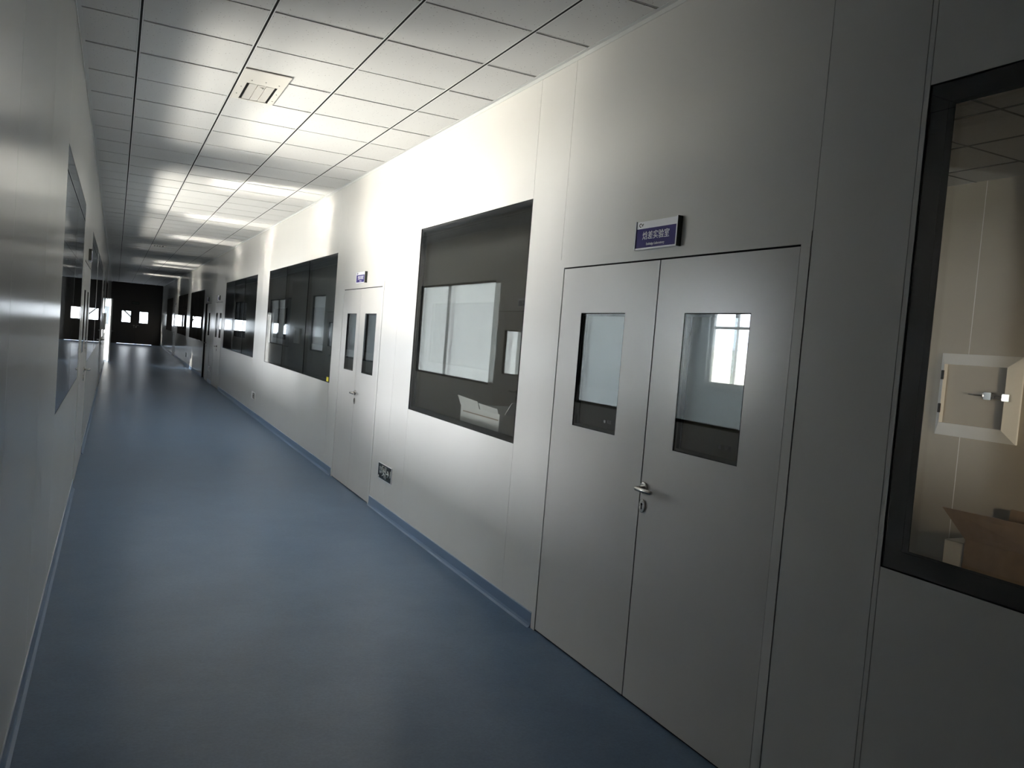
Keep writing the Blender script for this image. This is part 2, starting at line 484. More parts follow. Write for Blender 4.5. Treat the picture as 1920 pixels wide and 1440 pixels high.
for y in yj:
    mb = MB()
    for x0, x1 in cols: mb.box(x0 - 0.001, x1 + 0.001, y - 0.0040, y + 0.0040, ZC + 0.002, ZC + 0.012)
    mb.build('cross_tee', M['tee_cross'], root_c)
for nm, s, lab in (('trim_1', 1, 'pale grey angle trim where ceiling meets the right wall'), ('trim_2', -1, 'grey angle trim where ceiling meets the left wall')):
    xw = XR if s > 0 else XL
    mb = MB()
    mb.box(xw - s * 0.0012, xw - s * 0.003, YB, YE, ZC - 0.001, ZC - 0.025)
    mb.box(xw - s * 0.0012, xw - s * 0.023, YB, YE, ZC - 0.002, ZC + 0.001)
    t = mb.build(nm, M['angle_trim']); tag(t, lab, 'trim', kind='structure')

def vent(x0, x1, y0, y1, label, full=True):
    root = empty('ceiling_vent', ((x0 + x1) / 2, (y0 + y1) / 2, ZC)); tag(root, label, 'vent', 'vents in the corridor ceiling')
    z0, z1 = ZC - 0.010, ZC - 0.004
    ix0, ix1 = x0 + 0.052, x1 - 0.040
    iy0, iy1 = y0 + (y1 - y0) * 0.40, y1 - 0.022
    mb = MB()
    mb.box(x0, x1, y0, iy0, z0, z1).box(x0, x1, iy1, y1, z0, z1).box(x0, ix0, iy0, iy1, z0, z1).box(ix1, x1, iy0, iy1, z0, z1)
    mb.build('face_plate', M['vent_paint'], root, bevel=0.0015)
    MB().box(ix0, ix1, iy0, iy1, ZC - 0.0045, ZC - 0.002).build('throat', M['black_gap'], root)
    if full:
        n = 3; g = 0.016
        wx = (ix1 - ix0 - 2 * g) / n
        for i in range(n):
            a = ix0 + g + i * wx
            mb = MB()
            mb.hexa([(a + 0.001, iy0 + 0.003, z0 - 0.003), (a + wx - 0.002, iy0 + 0.003, z0 + 0.001), (a + wx - 0.002, iy1 - 0.020, z0 + 0.001), (a + 0.001, iy1 - 0.020, z0 - 0.003),
                     (a + 0.001, iy0 + 0.003, z0 + 0.003), (a + wx - 0.002, iy0 + 0.003, z0 + 0.004), (a + wx - 0.002, iy1 - 0.020, z0 + 0.004), (a + 0.001, iy1 - 0.020, z0 + 0.003)])
            mb.build('blade', M['vent_blade'], root)
        kx, ky = ix0 + (ix1 - ix0) * 0.52, iy0 + 0.05
        MB().tube([(kx, ky, z0 - 0.003), (kx, ky, z0 - 0.012)], [0.011, 0.008], 12).build('knob', M['vent_blade'], root)
        for fx, fy in ((0.25, 0.30), (0.55, 0.28), (0.85, 0.30), (0.10, 0.55), (0.08, 0.8), (0.92, 0.6), (0.93, 0.85)):
            sx, sy = x0 + (x1 - x0) * fx, y0 + (y1 - y0) * fy
            MB().tube([(sx, sy, z0 + 0.001), (sx, sy, z0 - 0.002)], 0.0045, 8).build('screw', M['sign_side'], root)
    else:
        for i in range(3):
            a = ix0 + 0.02 + i * 0.055
            MB().box(a, a + 0.035, iy0 + 0.012, iy1 - 0.012, z0, z1).build('blade', M['vent_blade'], root)
vent(*VENTS[0], 'beige metal ceiling vent with three blades, nearest to the camera')
vent(*VENTS[1], 'small dark-edged ceiling vent halfway down the corridor', False)
vent(*VENTS[2], 'tiny ceiling vent near the dark far end of the corridor', False)

# ------------------------------------------------------------------ glazing
def glazing(parent, wall, a0, a1, z0, z1, joints=(), border=0.022, tint='glass', depth=0.046, tilt=0.0, dstart=0.0):
    """two flush panes with a black edge border and spacer between them"""
    s = dstart
    mb = MB()
    t = 0.003
    for (u0, u1, v0, v1) in ((a0, a1, z0, z0 + t), (a0, a1, z1 - t, z1), (a0, a0 + t, z0 + t, z1 - t), (a1 - t, a1, z0 + t, z1 - t)):
        wall.box(mb, u0, u1, s - 0.001, s - depth, v0, v1)
    mb.build('jamb_liner', M['black_rubber'], parent)
    js = [a0] + list(joints) + [a1]
    mb = MB()
    for dd in (0.008, depth - 0.007):
        for (u0, u1, v0, v1) in ((a0 + t, a1 - t, z0 + t, z0 + border), (a0 + t, a1 - t, z1 - border, z1 - t), (a0 + t, a0 + border, z0 + border, z1 - border), (a1 - border, a1 - t, z0 + border, z1 - border)):
            wall.box(mb, u0, u1, s - dd, s - dd - 0.002, v0, v1)
    mb.build('black_border', M['black_rubber'], parent)
    for j in joints:
        mb = MB()
        wall.box(mb, j - 0.009, j + 0.009, s - 0.0015, s - depth + 0.001, z0 + t, z1 - t)
        mb.build('glazing_joint', M['black_rubber'], parent)
    for k, (u0, u1) in enumerate(zip(js[:-1], js[1:])):
        g0 = 0.004 if k == 0 else 0.010
        g1 = 0.004 if k == len(js) - 2 else 0.010
        for dd in (0.0012, depth - 0.005):
            p = MB()
            if tilt and dd < 0.01:
                e = tilt * ((k % 2) * 2 - 1) * (u1 - u0)
                q = [wall.p(u0 + g0, s - dd, 0), wall.p(u1 - g1, s - dd - abs(e) * (1 if e < 0 else 0), 0)]
                d0 = s - dd - (abs(e) if e > 0 else 0); d1 = s - dd - (abs(e) if e < 0 else 0)
                p.hexa([wall.p(u0 + g0, d0, z0 + 0.004), wall.p(u1 - g1, d1, z0 + 0.004), wall.p(u1 - g1, d1 - 0.004, z0 + 0.004), wall.p(u0 + g0, d0 - 0.004, z0 + 0.004),
                        wall.p(u0 + g0, d0, z1 - 0.004), wall.p(u1 - g1, d1, z1 - 0.004), wall.p(u1 - g1, d1 - 0.004, z1 - 0.004), wall.p(u0 + g0, d0 - 0.004, z1 - 0.004)])
            else:
                wall.box(p, u0 + g0, u1 - g1, s - dd, s - dd - 0.004, z0 + 0.004, z1 - 0.004)
            p.build('glass_pane', M[tint], parent)

win_labels_R = ['black-edged corridor window at the right edge of the photo showing a hatch', 'black-edged window on right wall between the near and second double doors',
                'wide three-pane dark window beyond the second door on the right wall', 'three-pane dark window on right wall just before the third door',
                'far dark window on right wall just past the half-open door', 'far narrow-looking dark window on right wall before the last door', 'farthest dark window on the right wall near the end']
n_win = 0
for i, (a, b, z0, z1, js) in enumerate(R_WIN):
    n_win += 1
    root = empty('window_%d' % n_win, WR.p((a + b) / 2, 0, z0)); tag(root, win_labels_R[i], 'window', kind='structure')
    glazing(root, WR, a, b, z0, z1, js, border=0.062 if i == 0 else 0.030, tint=('glass', 'glass_grey')[i] if i < 2 else 'glass_tinted', tilt=0.0016 if len(js) else 0.0)
win_labels_L = ['first window on the glossy left wall, tall wedge at a steep angle', 'second window on the left wall past the left double door', 'third, long window on the left wall',
                'single-pane window on the left wall past its second door', 'long window on the left wall just before the door standing ajar', 'last window on the left wall near the dark end']
for i, (a, b, z0, z1, js) in enumerate(L_WIN):
    n_win += 1
    root = empty('window_%d' % n_win, WL.p((a + b) / 2, 0, z0)); tag(root, win_labels_L[i], 'window', kind='structure')
    glazing(root, WL, a, b, z0, z1, js, border=0.026)
    if i == 4:   # first pane of this window is blanked from inside
        WL.box(MB(), 24.23, 25.28, -0.056, -0.062, 1.02, 2.40).build('blind', M['core'], root)
# small yellow sticker on the corner of the wide window
mb = MB(); WR.box(mb, 9.02, 9.12, 0.0, 0.001, 0.995, 1.045)
tag(mb.build('sticker', M['yellow']), 'tiny yellow sticker on lower corner of the wide dark window', 'sticker')

# ------------------------------------------------------------------ doors
def lever(parent, wall, s, z, dirn):
    """rose + lever (dirn = +1 towards larger s) and an oval keyhole plate"""
    h = MB()
    h.tube([wall.p(s, 0.002, z), wall.p(s, 0.010, z), wall.p(s, 0.012, z)], [0.026, 0.026, 0.022], 24)
    rose = h.build('handle', M['steel'], parent)
    mb = MB()
    mb.tube([wall.p(s, 0.010, z), wall.p(s, 0.040, z), wall.p(s + dirn * 0.004, 0.052, z), wall.p(s + dirn * 0.014, 0.058, z), wall.p(s + dirn * 0.06, 0.058, z), wall.p(s + dirn * 0.118, 0.055, z), wall.p(s + dirn * 0.124, 0.052, z)],
            [0.0095, 0.0095, 0.0095, 0.0095, 0.0095, 0.0095, 0.006], 14)
    mb.build('lever', M['steel'], rose)
    e = MB()
    r_, u_, n_ = wall.axes()
    ring = []
    for k in range(28):
        a = 2 * math.pi * k / 28
        ring.append(Vector(wall.p(s + 0.021 * math.cos(a), 0.001, z - 0.083 + 0.031 * math.sin(a))))
    e.prism(ring, n_ * 0.009)
    esc = e.build('keyhole_plate', M['steel'], parent, bevel=0.002)
    k = MB(); wall.box(k, s - 0.003, s + 0.003, 0.010, 0.0108, z - 0.098, z - 0.078)
    k.tube([wall.p(s, 0.010, z - 0.075), wall.p(s, 0.0108, z - 0.075)], 0.006, 12)
    k.build('keyhole', M['black_gap'], esc)

def leaf(parent, wall, a0, a1, win, handle=None, hinge_open=None, paint='door_paint', dproud=0.0, labelled=None, tint='glass_tinted'):
    """one door leaf a0<a1; win = (w0, w1, z0, z1)"""
    zb, zt = 0.009, 2.0105
    w0, w1, v0, v1 = win
    mb = MB()
    t = 0.042; d = dproud
    wall.box(mb, a0, w0, d, d - t, zb, zt); wall.box(mb, w1, a1, d, d - t, zb, zt)
    wall.box(mb, w0, w1, d, d - t, zb, v0); wall.box(mb, w0, w1, d, d - t, v1, zt)
    lf = mb.build('leaf', M[paint], parent)
    glazing(lf, wall, w0, w1, v0, v1, border=0.014, tint=tint, depth=0.040, dstart=d)
    if handle:
        lever(lf, wall, handle[0], handle[1], handle[2])
    return lf

def door_frame(parent, wall, a, b, paint='panel', h=DH, wd=0.046):
    mb = MB()
    wall.box(mb, a + 0.0015, a + wd, 0.003, -TH, 0, h); wall.box(mb, b - wd, b - 0.0015, 0.003, -TH, 0, h)
    wall.box(mb, a + wd, b - wd, 0.003, -TH, 2.018, h)
    fr = mb.build('frame', M[paint], parent)
    st = MB()   # rebate behind the leaf edges: closes the gaps with black seal
    wall.box(st, a + wd, a + wd + 0.0018, -0.003, -TH, 0, 2.018); wall.box(st, b - wd - 0.0018, b - wd, -0.003, -TH, 0, 2.018)
    wall.box(st, a + wd, b - wd, -0.003, -TH, 2.0125, 2.018)
    st.build('seal', M['black_gap'], fr)
    return fr

def meeting_seal(parent, wall, m):
    mb = MB(); wall.box(mb, m - 0.0024, m + 0.0024, -0.0025, -TH, 0.005, 2.015)
    mb.build('meeting_seal', M['black_gap'], parent)

def bottom_seal(parent, wall, a, b):
    mb = MB(); wall.box(mb, a, b, -0.006, -TH, 0.0005, 0.012)
    mb.build('drop_seal', M['black_gap'], parent)

# door 1: near double door on the right
d1 = empty('door_1', WR.p(3.0, 0, 0)); tag(d1, 'near grey steel double door with two glazed panels and lever handle', 'door', kind='structure')
door_frame(d1, WR, 2.11, 3.90)
leaf(d1, WR, 2.161, 2.982, (2.378, 2.782, 1.178, 1.772), (2.953, 0.982, -1))
leaf(d1, WR, 2.990, 3.849, (3.232, 3.638, 1.182, 1.772))
meeting_seal(d1, WR, 2.9865); bottom_seal(d1, WR, 2.158, 3.852)
# door 2
d2 = empty('door_2', WR.p(7.9, 0, 0)); tag(d2, 'second grey double door on right wall with slim glazed panels', 'door', kind='structure')
door_frame(d2, WR, 7.15, 8.63)
leaf(d2, WR, 7.198, 7.905, (7.335, 7.715, 1.182, 1.765), (7.868, 0.975, -1))
leaf(d2, WR, 7.910, 8.582, (8.03, 8.39, 1.182, 1.765))
meeting_seal(d2, WR, 7.9075); bottom_seal(d2, WR, 7.198, 8.582)
# door 3
d3 = empty('door_3', WR.p(20.2, 0, 0)); tag(d3, 'third double door on right wall, beside the half-open door', 'door', kind='structure')
door_frame(d3, WR, 19.48, 21.0)
leaf(d3, WR, 19.528, 20.24, (19.66, 20.04, 1.182, 1.765), (20.20, 0.975, -1))
leaf(d3, WR, 20.245, 20.952, (20.42, 20.80, 1.182, 1.765))
meeting_seal(d3, WR, 20.2425); bottom_seal(d3, WR, 19.528, 20.952)
# door 4: one leaf shut, the far leaf swung into the dark room
d4 = empty('door_4', WR.p(22.7, 0, 0)); tag(d4, 'half-open double door on right wall with one leaf swung inwards', 'door', kind='structure')
door_frame(d4, WR, 21.9, 23.55)
leaf(d4, WR, 21.948, 22.75, (22.15, 22.53, 1.182, 1.765), (22.70, 0.975, -1))
lf = leaf(d4, WR, 22.755, 23.502, (22.95, 23.33, 1.182, 1.765))
hx, hy = XR + TH, 23.502      # swing about the far jamb
rot = Matrix.Translation((hx - d4.location.x, hy - d4.location.y, 0)) @ Matrix.Rotation(math.radians(82), 4, 'Z') @ Matrix.Translation((-(hx - d4.location.x), -(hy - d4.location.y), 0))
lf.data.transform(rot)
for c in lf.children: c.data.transform(rot)
# door 5
d5 = empty('door_5', WR.p(35.8, 0, 0)); tag(d5, 'last double door on right wall near the dark end', 'door', kind='structure')
door_frame(d5, WR, 35.0, 36.6)
leaf(d5, WR, 35.048, 35.80, (35.22, 35.60, 1.182, 1.765), (35.76, 0.975, -1))
leaf(d5, WR, 35.805, 36.552, (35.98, 36.36, 1.182, 1.765))
meeting_seal(d5, WR, 35.8025); bottom_seal(d5, WR, 35.048, 36.552)
# left doors
d6 = empty('door_6', WL.p(8.9, 0, 0)); tag(d6, 'first double door on the left wall, seen at a very steep angle', 'door', kind='structure')
door_frame(d6, WL, 7.97, 9.92)
leaf(d6, WL, 8.018, 9.10, (8.37, 8.77, 1.18, 1.765), tint='glass')
leaf(d6, WL, 9.105, 9.872, (9.26, 9.66, 1.18, 1.765), (9.16, 0.98, 1), tint='glass')
meeting_seal(d6, WL, 9.1025); bottom_seal(d6, WL, 8.018, 9.872)
d7 = empty('door_7', WL.p(19.0, 0, 0)); tag(d7, 'second double door on the left wall', 'door', kind='structure')
door_frame(d7, WL, 18.15, 19.95)
leaf(d7, WL, 18.198, 19.10, (18.45, 18.85, 1.18, 1.765), tint='glass')
leaf(d7, WL, 19.105, 19.902, (19.28, 19.68, 1.18, 1.765), (19.16, 0.98, 1), tint='glass')
meeting_seal(d7, WL, 19.1025); bottom_seal(d7, WL, 18.198, 19.902)
d8 = empty('door_8', WL.p(29.2, 0, 0)); tag(d8, 'narrow left door standing ajar with daylight in its gap', 'door', kind='structure')
door_frame(d8, WL, 28.7, 29.7)
lf = leaf(d8, WL, 28.748, 29.652, (29.0, 29.4, 1.18, 1.765), (28.80, 0.98, 1), tint='glass')
hx, hy = XL, 29.652
px_, py_ = hx - d8.location.x, hy - d8.location.y
rot = Matrix.Translation((px_, py_, 0)) @ Matrix.Rotation(math.radians(10), 4, 'Z') @ Matrix.Translation((-px_, -py_, 0))
def all_kids(o):
    r = []
    for c in o.children: r += [c] + all_kids(c)
    return r
lf.data.transform(rot)
for c in all_kids(lf): c.data.transform(rot)
d9 = empty('door_9', WL.p(37.4, 0, 0)); tag(d9, 'last door on the left wall', 'door', kind='structure')
door_frame(d9, WL, 36.6, 38.2)
leaf(d9, WL, 36.648, 37.40, (36.82, 37.22, 1.18, 1.765), tint='glass')
leaf(d9, WL, 37.405, 38.152, (37.58, 37.98, 1.18, 1.765), (37.46, 0.98, 1), tint='glass')
meeting_seal(d9, WL, 37.4025); bottom_seal(d9, WL, 36.648, 38.152)
# end door
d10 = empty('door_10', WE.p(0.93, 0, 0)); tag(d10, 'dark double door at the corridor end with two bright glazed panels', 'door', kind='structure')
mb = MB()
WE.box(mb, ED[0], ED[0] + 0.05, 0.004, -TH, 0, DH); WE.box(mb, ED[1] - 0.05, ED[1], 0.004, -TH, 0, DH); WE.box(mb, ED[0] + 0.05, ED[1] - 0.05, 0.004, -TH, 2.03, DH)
mb.build('frame', M['end_shade_paint'], d10)
mb = MB(); WE.box(mb, ED[0] + 0.05, ED[0] + 0.07, -0.043, -0.06, 0, 2.03); WE.box(mb, ED[1] - 0.07, ED[1] - 0.05, -0.043, -0.06, 0, 2.03); WE.box(mb, ED[0] + 0.05, ED[1] - 0.05, -0.043, -0.06, 2.01, 2.03); WE.box(mb, 0.915, 0.941, -0.043, -0.06, 0.02, 2.03)
mb.build('seal', M['black_gap'], d10)
def end_leaf(a0, a1, win, hd):
    w0, w1, v0, v1 = win
    mb = MB(); zb, zt = 0.011, 2.026
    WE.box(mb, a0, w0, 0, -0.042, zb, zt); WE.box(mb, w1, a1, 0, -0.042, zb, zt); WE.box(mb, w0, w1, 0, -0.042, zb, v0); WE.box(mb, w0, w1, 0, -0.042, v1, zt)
    lf = mb.build('leaf', M['end_shade_paint'], d10)
    q = MB(); WE.box(q, w0 + 0.001, w1 - 0.001, -0.018, -0.024, v0 + 0.001, v1 - 0.001); q.build('glass_pane', M['glass'], lf)
    lever(lf, WE, hd[0], 0.98, hd[1])
end_leaf(ED[0] + 0.053, 0.925, (0.28, 0.69, 1.13, 1.71), (0.88, -1))
end_leaf(0.931, ED[1] - 0.053, (1.12, 1.52, 1.13, 1.71), (0.975, 1))
# escalating rail seen through the far panes
mb = MB(); mb.tube([(0.15, YE + 0.9, 1.95), (1.0, YE + 0.9, 1.15), (1.0, YE + 0.9, -0.05)], 0.045, 8)
tag(mb.build('stair_rail', M['core']), 'dark sloping rail seen through the far left door pane', 'railing')

# ------------------------------------------------------------------ signs
def room_sign(name, wall, a_c, z0, z1, wd, label, zh, en, small=False):
    root = empty(name, wall.p(a_c, 0, z0)); tag(root, label, 'sign', 'purple room signs over the doors')
    h = wd / 2; T = 0.022
    mb = MB(); wall.box(mb, a_c - h, a_c + h, 0.0, T - 0.002, z0, z1); mb.build('back_plate', M['alu'], root)
    fz = z0 + (z1 - z0) * 0.74
    mb = MB(); wall.box(mb, a_c - h + 0.006, a_c + h - 0.006, T - 0.002, T - 0.0005, z0 + 0.006, fz); mb.build('purple_panel', M['sign_purple'], root)
    mb = MB(); wall.box(mb, a_c - h + 0.006, a_c + h - 0.006, T - 0.002, T - 0.0005, fz, z1 - 0.001); head = mb.build('white_header', M['sign_white'], root)
    mb = MB()
    for s in (-1, 1): wall.box(mb, a_c + s * (h - 0.006), a_c + s * (h + 0.001), 0, T + 0.004, z0 - 0.002, z1 + 0.002)
    wall.box(mb, a_c - h + 0.006, a_c + h - 0.006, 0, T + 0.002, z0 - 0.001, z0 + 0.006)
    mb.build('silver_rail', M['sign_white'], root)
    for s in (-1, 1):
        mb = MB(); wall.box(mb, a_c + s * (h + 0.001), a_c + s * (h + 0.0025), 0, T + 0.004, z0 - 0.002, z1 + 0.002)
        mb.build('end_cap', M['sign_side'], root)
    r_, u_, n_ = wall.axes()
    zc = z0 + (z1 - z0) * 0.46
    lettering('lettering', zh, 0.040 * wd / 0.31, wall.p(a_c, T, zc), wall, M['sign_white'], root)
    lettering('lettering', en, 0.0165 * wd / 0.31, wall.p(a_c, T, z0 + (z1 - z0) * 0.175), wall, M['sign_white'], root)
    # little emblem in the header
    sgn = -r_.y if wall.kind != 'E' else r_.x
    c = Vector(wall.p(a_c, T, (fz + z1) / 2)) - r_ * (h - 0.035)
    mb = MB()
    pts = [c + r_ * 0.008 * math.cos(t) + u_ * 0.008 * math.sin(t) for t in [math.radians(x) for x in range(40, 330, 29)]]
    mb.tube(pts, 0.0018, 6)
    mb.tube([c + r_ * 0.010 + u_ * 0.004, c + r_ * 0.014 - u_ * 0.005, c + r_ * 0.022 + u_ * 0.006], 0.0016, 6)
    mb.build('emblem', M['sign_side'], head)
    return root
room_sign('room_sign', WR, 3.012, 2.064, 2.192, 0.315, 'purple lab sign with white lettering above the near double door', '焓差实验室', 'Enthalpy Laboratory')
room_sign('room_sign', WR, 7.90, 2.068, 2.175, 0.315, 'small purple sign above the second double door', '性能实验室', 'Laboratory')
room_sign('room_sign', WR, 20.25, 2.068, 2.175, 0.315, 'tiny dark sign above the third right-hand door', '实验室', 'Laboratory')
room_sign('room_sign', WR, 22.75, 2.068, 2.175, 0.315, 'tiny dark sign above the half-open door', '实验室', 'Laboratory')
room_sign('room_sign', WR, 35.8, 2.068, 2.175, 0.315, 'barely visible sign above the last right-hand door', '实验室', 'Laboratory')
room_sign('room_sign', WL, 9.12, 2.068, 2.175, 0.315, 'edge-on sign above the first left-hand door', '实验室', 'Laboratory')

# far exit sign over the end door
root = empty('exit_sign', WE.p(0.89, 0, 2.10)); tag(root, 'dark unlit sign box above the far end door', 'sign')
mb = MB(); WE.box(mb, 0.71, 1.07, 0.006, 0.036, 2.10, 2.22); mb.build('housing', M['exit_black'], root, bevel=0.003)
mb = MB(); WE.box(mb, 0.725, 1.055, 0.036, 0.0372, 2.115, 2.205); mb.build('face', M['sign_side'], root)

# low exit sign on the right wall
def exit_low(a0, a1, z0, z1):
    root = empty('exit_sign', WR.p((a0 + a1) / 2, 0, z0)); tag(root, 'low black running-man exit sign with arrow below the near window', 'sign')
    mb = MB(); WR.box(mb, a0, a1, 0, 0.010, z0, z1); mb.build('housing', M['sign_white'], root)
    mb = MB(); WR.box(mb, a0 + 0.005, a1 - 0.005, 0.010, 0.0115, z0 + 0.003, z1 - 0.003); face = mb.build('face', M['exit_black'], root)
    w, h = a1 - a0, z1 - z0
    def P(u, v): return Vector(WR.p(a1 - u * w, 0.0122, z0 + v * h))
    def strip(pts, r):
        mb = MB(); mb.tube([P(*q) for q in pts], r, 6); return mb
    # doorway outline
    mb = MB(); mb.tube([P(0.36, 0.42), P(0.36, 0.88), P(0.62, 0.88), P(0.62, 0.12)], 0.0052, 6); mb.build('doorway', M['exit_white'], face)
    # running man: one silhouette
    mb = MB()
    mb.tube([P(0.49, 0.74), P(0.493, 0.745)], 0.0085, 10)
    mb.tube([P(0.475, 0.66), P(0.46, 0.46)], [0.0075, 0.0065], 8)
    mb.tube([P(0.48, 0.64), P(0.54, 0.55), P(0.58, 0.58)], 0.0038, 6)
    mb.tube([P(0.47, 0.63), P(0.42, 0.57), P(0.42, 0.48)], 0.0038, 6)
    mb.tube([P(0.46, 0.46), P(0.53, 0.36), P(0.52, 0.18)], 0.0046, 6)
    mb.tube([P(0.46, 0.46), P(0.43, 0.32), P(0.36, 0.26)], 0.0046, 6)
    mb.build('running_man', M['exit_white'], face)
    mb = MB(); mb.tube([P(0.68, 0.5), P(0.84, 0.5)], 0.0055, 6); mb.tube([P(0.76, 0.70), P(0.85, 0.5), P(0.76, 0.30)], 0.0055, 6); mb.build('arrow', M['exit_white'], face)
    mb = MB(); mb.tube([P(0.965, 0.80), P(0.965, 0.40), P(0.93, 0.37)], 0.003, 6); mb.build('edge_mark', M['exit_white'], face)
    mb = MB(); mb.prism([P(0.03, 0.06), P(0.12, 0.06), P(0.08, 0.2), P(0.05, 0.17)], (-0.0008, 0, 0)); mb.build('corner_mark', M['exit_white'], face)
    lettering('lettering', '安全', 0.036, P(0.21, 0.66), WR, M['exit_white'], face)
    lettering('lettering', 'EXIT', 0.030, P(0.21, 0.42), WR, M['exit_white'], face)
exit_low(6.535, 6.905, 0.305, 0.44)

def wall_plate(y0, y1, z0, z1, label):
    root = empty('wall_socket', WR.p((y0 + y1) / 2, 0, z0)); tag(root, label, 'socket', 'low plates on the right wall')
    mb = MB(); WR.box(mb, y0, y1, 0, 0.010, z0, z1); mb.build('plate', M['white_plastic'], root, bevel=0.003)
    c = (y0 + y1) / 2; hw = (y1 - y0)
    mb = MB(); WR.box(mb, y0 + hw * 0.12, y0 + hw * 0.62, 0.010, 0.012, z0 + 0.02, z1 - 0.02); face = mb.build('insert', M['sign_side'], root)
    for zz in (z0 + 0.035, z1 - 0.045):
        mb = MB(); WR.box(mb, y0 + hw * 0.28, y0 + hw * 0.40, 0.012, 0.013, zz, zz + 0.012)
        mb.build('socket_slot', M['white_plastic'], face)
wall_plate(14.08, 14.44, 0.29, 0.42, 'white plate with dark insert below the third window')
wall_plate(21.42, 21.78, 0.29, 0.42, 'white plate between the third and half-open doors')
wall_plate(29.0, 29.36, 0.29, 0.42, 'tiny white plate between the two farthest visible windows')

# maker's marks on the door glass
def glass_label(a0, a1, z0, z1, label):
    root = empty('glass_label', WR.p((a0 + a1) / 2, 0, z0)); tag(root, label, 'label', 'stickers on the near door glass')
    c = (a0 + a1) / 2
    mb = MB(); WR.box(mb, a1 - 0.020, a1 - 0.004, -0.0011, -0.0005, z0 + 0.006, z1 - 0.006); WR.box(mb, a1 - 0.016, a1 - 0.008, -0.0005, 0.0001, z0 + 0.010, z1 - 0.010)
    mb.build('emblem', M['label_ink'], root)
    lettering('lettering', '恒温', 0.020, WR.p(c - 0.012, -0.0008, (z0 + z1) / 2), WR, M['label_ink'], root)
glass_label(3.262, 3.342, 1.225, 1.250, 'tiny mark low on the left glass panel of near door')
glass_label(2.405, 2.495, 1.225, 1.252, 'tiny mark low on the right glass panel of near door')

# pass-through hatch on the left wall
root = empty('pass_hatch', WL.p(22.95, 0, 1.15)); tag(root, 'square metal pass hatch on the left wall, seen only in reflection', 'hatch')
mb = MB()
for u0, u1, v0, v1 in ((22.6, 23.3, 1.13, 1.19), (22.6, 23.3, 1.48, 1.54), (22.6, 22.66, 1.19, 1.48), (23.24, 23.3, 1.19, 1.48)):
    WL.box(mb, u0, u1, 0, 0.04, v0, v1)
mb.build('hatch_frame', M['hatch_white'], root, bevel=0.004)
mb = MB(); WL.box(mb, 22.66, 23.24, 0, 0.012, 1.19, 1.48); mb.build('hatch_door', M['alu'], root)

# ------------------------------------------------------------------ rooms on the right
def room_shell(name, x0, x1, y0, y1, wallm, floorm, label, skip=()):
    root = empty(name, ((x0 + x1) / 2, (y0 + y1) / 2, 0)); tag(root, label, 'room', kind='structure')
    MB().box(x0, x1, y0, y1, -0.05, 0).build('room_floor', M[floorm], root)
    MB().box(x0, x1, y0, y1, ZC, ZC + 0.1).build('room_ceiling', M['tile'], root)
    if 'x0' not in skip: MB().box(x0 - 0.05, x0, y0 - 0.05, y1 + 0.05, 0, ZC).build('room_wall', M[wallm], root)
    if 'x1' not in skip: MB().box(x1, x1 + 0.05, y0 - 0.05, y1 + 0.05, 0, ZC).build('room_wall', M[wallm], root)
    if 'y0' not in skip: MB().box(x0, x1, y0 - 0.05, y0, 0, ZC).build('room_wall', M[wallm], root)
    if 'y1' not in skip: MB().box(x0, x1, y1, y1 + 0.05, 0, ZC).build('room_wall', M[wallm], root)
    return root
XB = XR + TH + 0.004
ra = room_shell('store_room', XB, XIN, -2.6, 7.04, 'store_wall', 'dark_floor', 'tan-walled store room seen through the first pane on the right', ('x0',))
for x in (2.80, 3.37, 3.95, 4.53, 5.11, 5.69): MB().box(x - 0.009, x + 0.009, -2.6, 7.04, ZC - 0.004, ZC).build('ceiling_runner', M['tee_dark'], ra)
for k in range(-8, 7): 
    y = 3.06 + 0.595 * k
    MB().box(XB, XIN, y - 0.007, y + 0.007, ZC - 0.003, ZC).build('cross_tee', M['tee_dark'], ra)
MB().box(XB, 5.35, 4.10, 4.15, 0, ZC).build('light_baffle', M['store_wall'], ra)  # unseen screen added to keep stray window light off the hatch wall
MB().box(XIN - 0.002, XIN, 4.155, 4.16, 0, ZC).build('wall_seam', M['hatch_white'], ra)
MB().box(XIN - 0.002, XIN, 3.0, 3.004, 0, ZC).build('wall_seam', M['hatch_white'], ra)
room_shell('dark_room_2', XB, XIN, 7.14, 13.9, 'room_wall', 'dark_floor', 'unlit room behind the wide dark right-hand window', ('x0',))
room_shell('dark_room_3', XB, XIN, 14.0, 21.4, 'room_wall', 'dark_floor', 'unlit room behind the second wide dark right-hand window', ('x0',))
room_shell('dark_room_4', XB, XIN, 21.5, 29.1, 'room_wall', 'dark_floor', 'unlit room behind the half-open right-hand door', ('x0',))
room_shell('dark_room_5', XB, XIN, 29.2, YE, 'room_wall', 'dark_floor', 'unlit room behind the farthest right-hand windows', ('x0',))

# hatch with over-centre latch in the store room
hx = XIN
oy0, oy1, oz0, oz1 = 3.70, 4.37, 1.13, 1.795
iy0, iy1, iz0, iz1 = 3.80, 4.315, 1.232, 1.706
root = empty('pass_hatch', (hx, (oy0 + oy1) / 2, oz0)); tag(root, 'white-framed square pass hatch with chrome latch, behind the right-edge window', 'hatch')
def frame_side(a, b, c, d):
    # outer edge a-b, inner edge c-d (y, z); thin lip outside, mitred slope rising inward
    P = lambda q, e: (hx - e, q[0], q[1])
    mb = MB()
    mb.hexa([P(a, 0), P(b, 0), P(c, 0), P(d, 0), P(a, 0.018), P(b, 0.018), P(c, 0.060), P(d, 0.060)])
    return mb
cs_o = [(oy0, oz0), (oy1, oz0), (oy1, oz1), (oy0, oz1)]
cs_i = [(iy0, iz0), (iy1, iz0), (iy1, iz1), (iy0, iz1)]
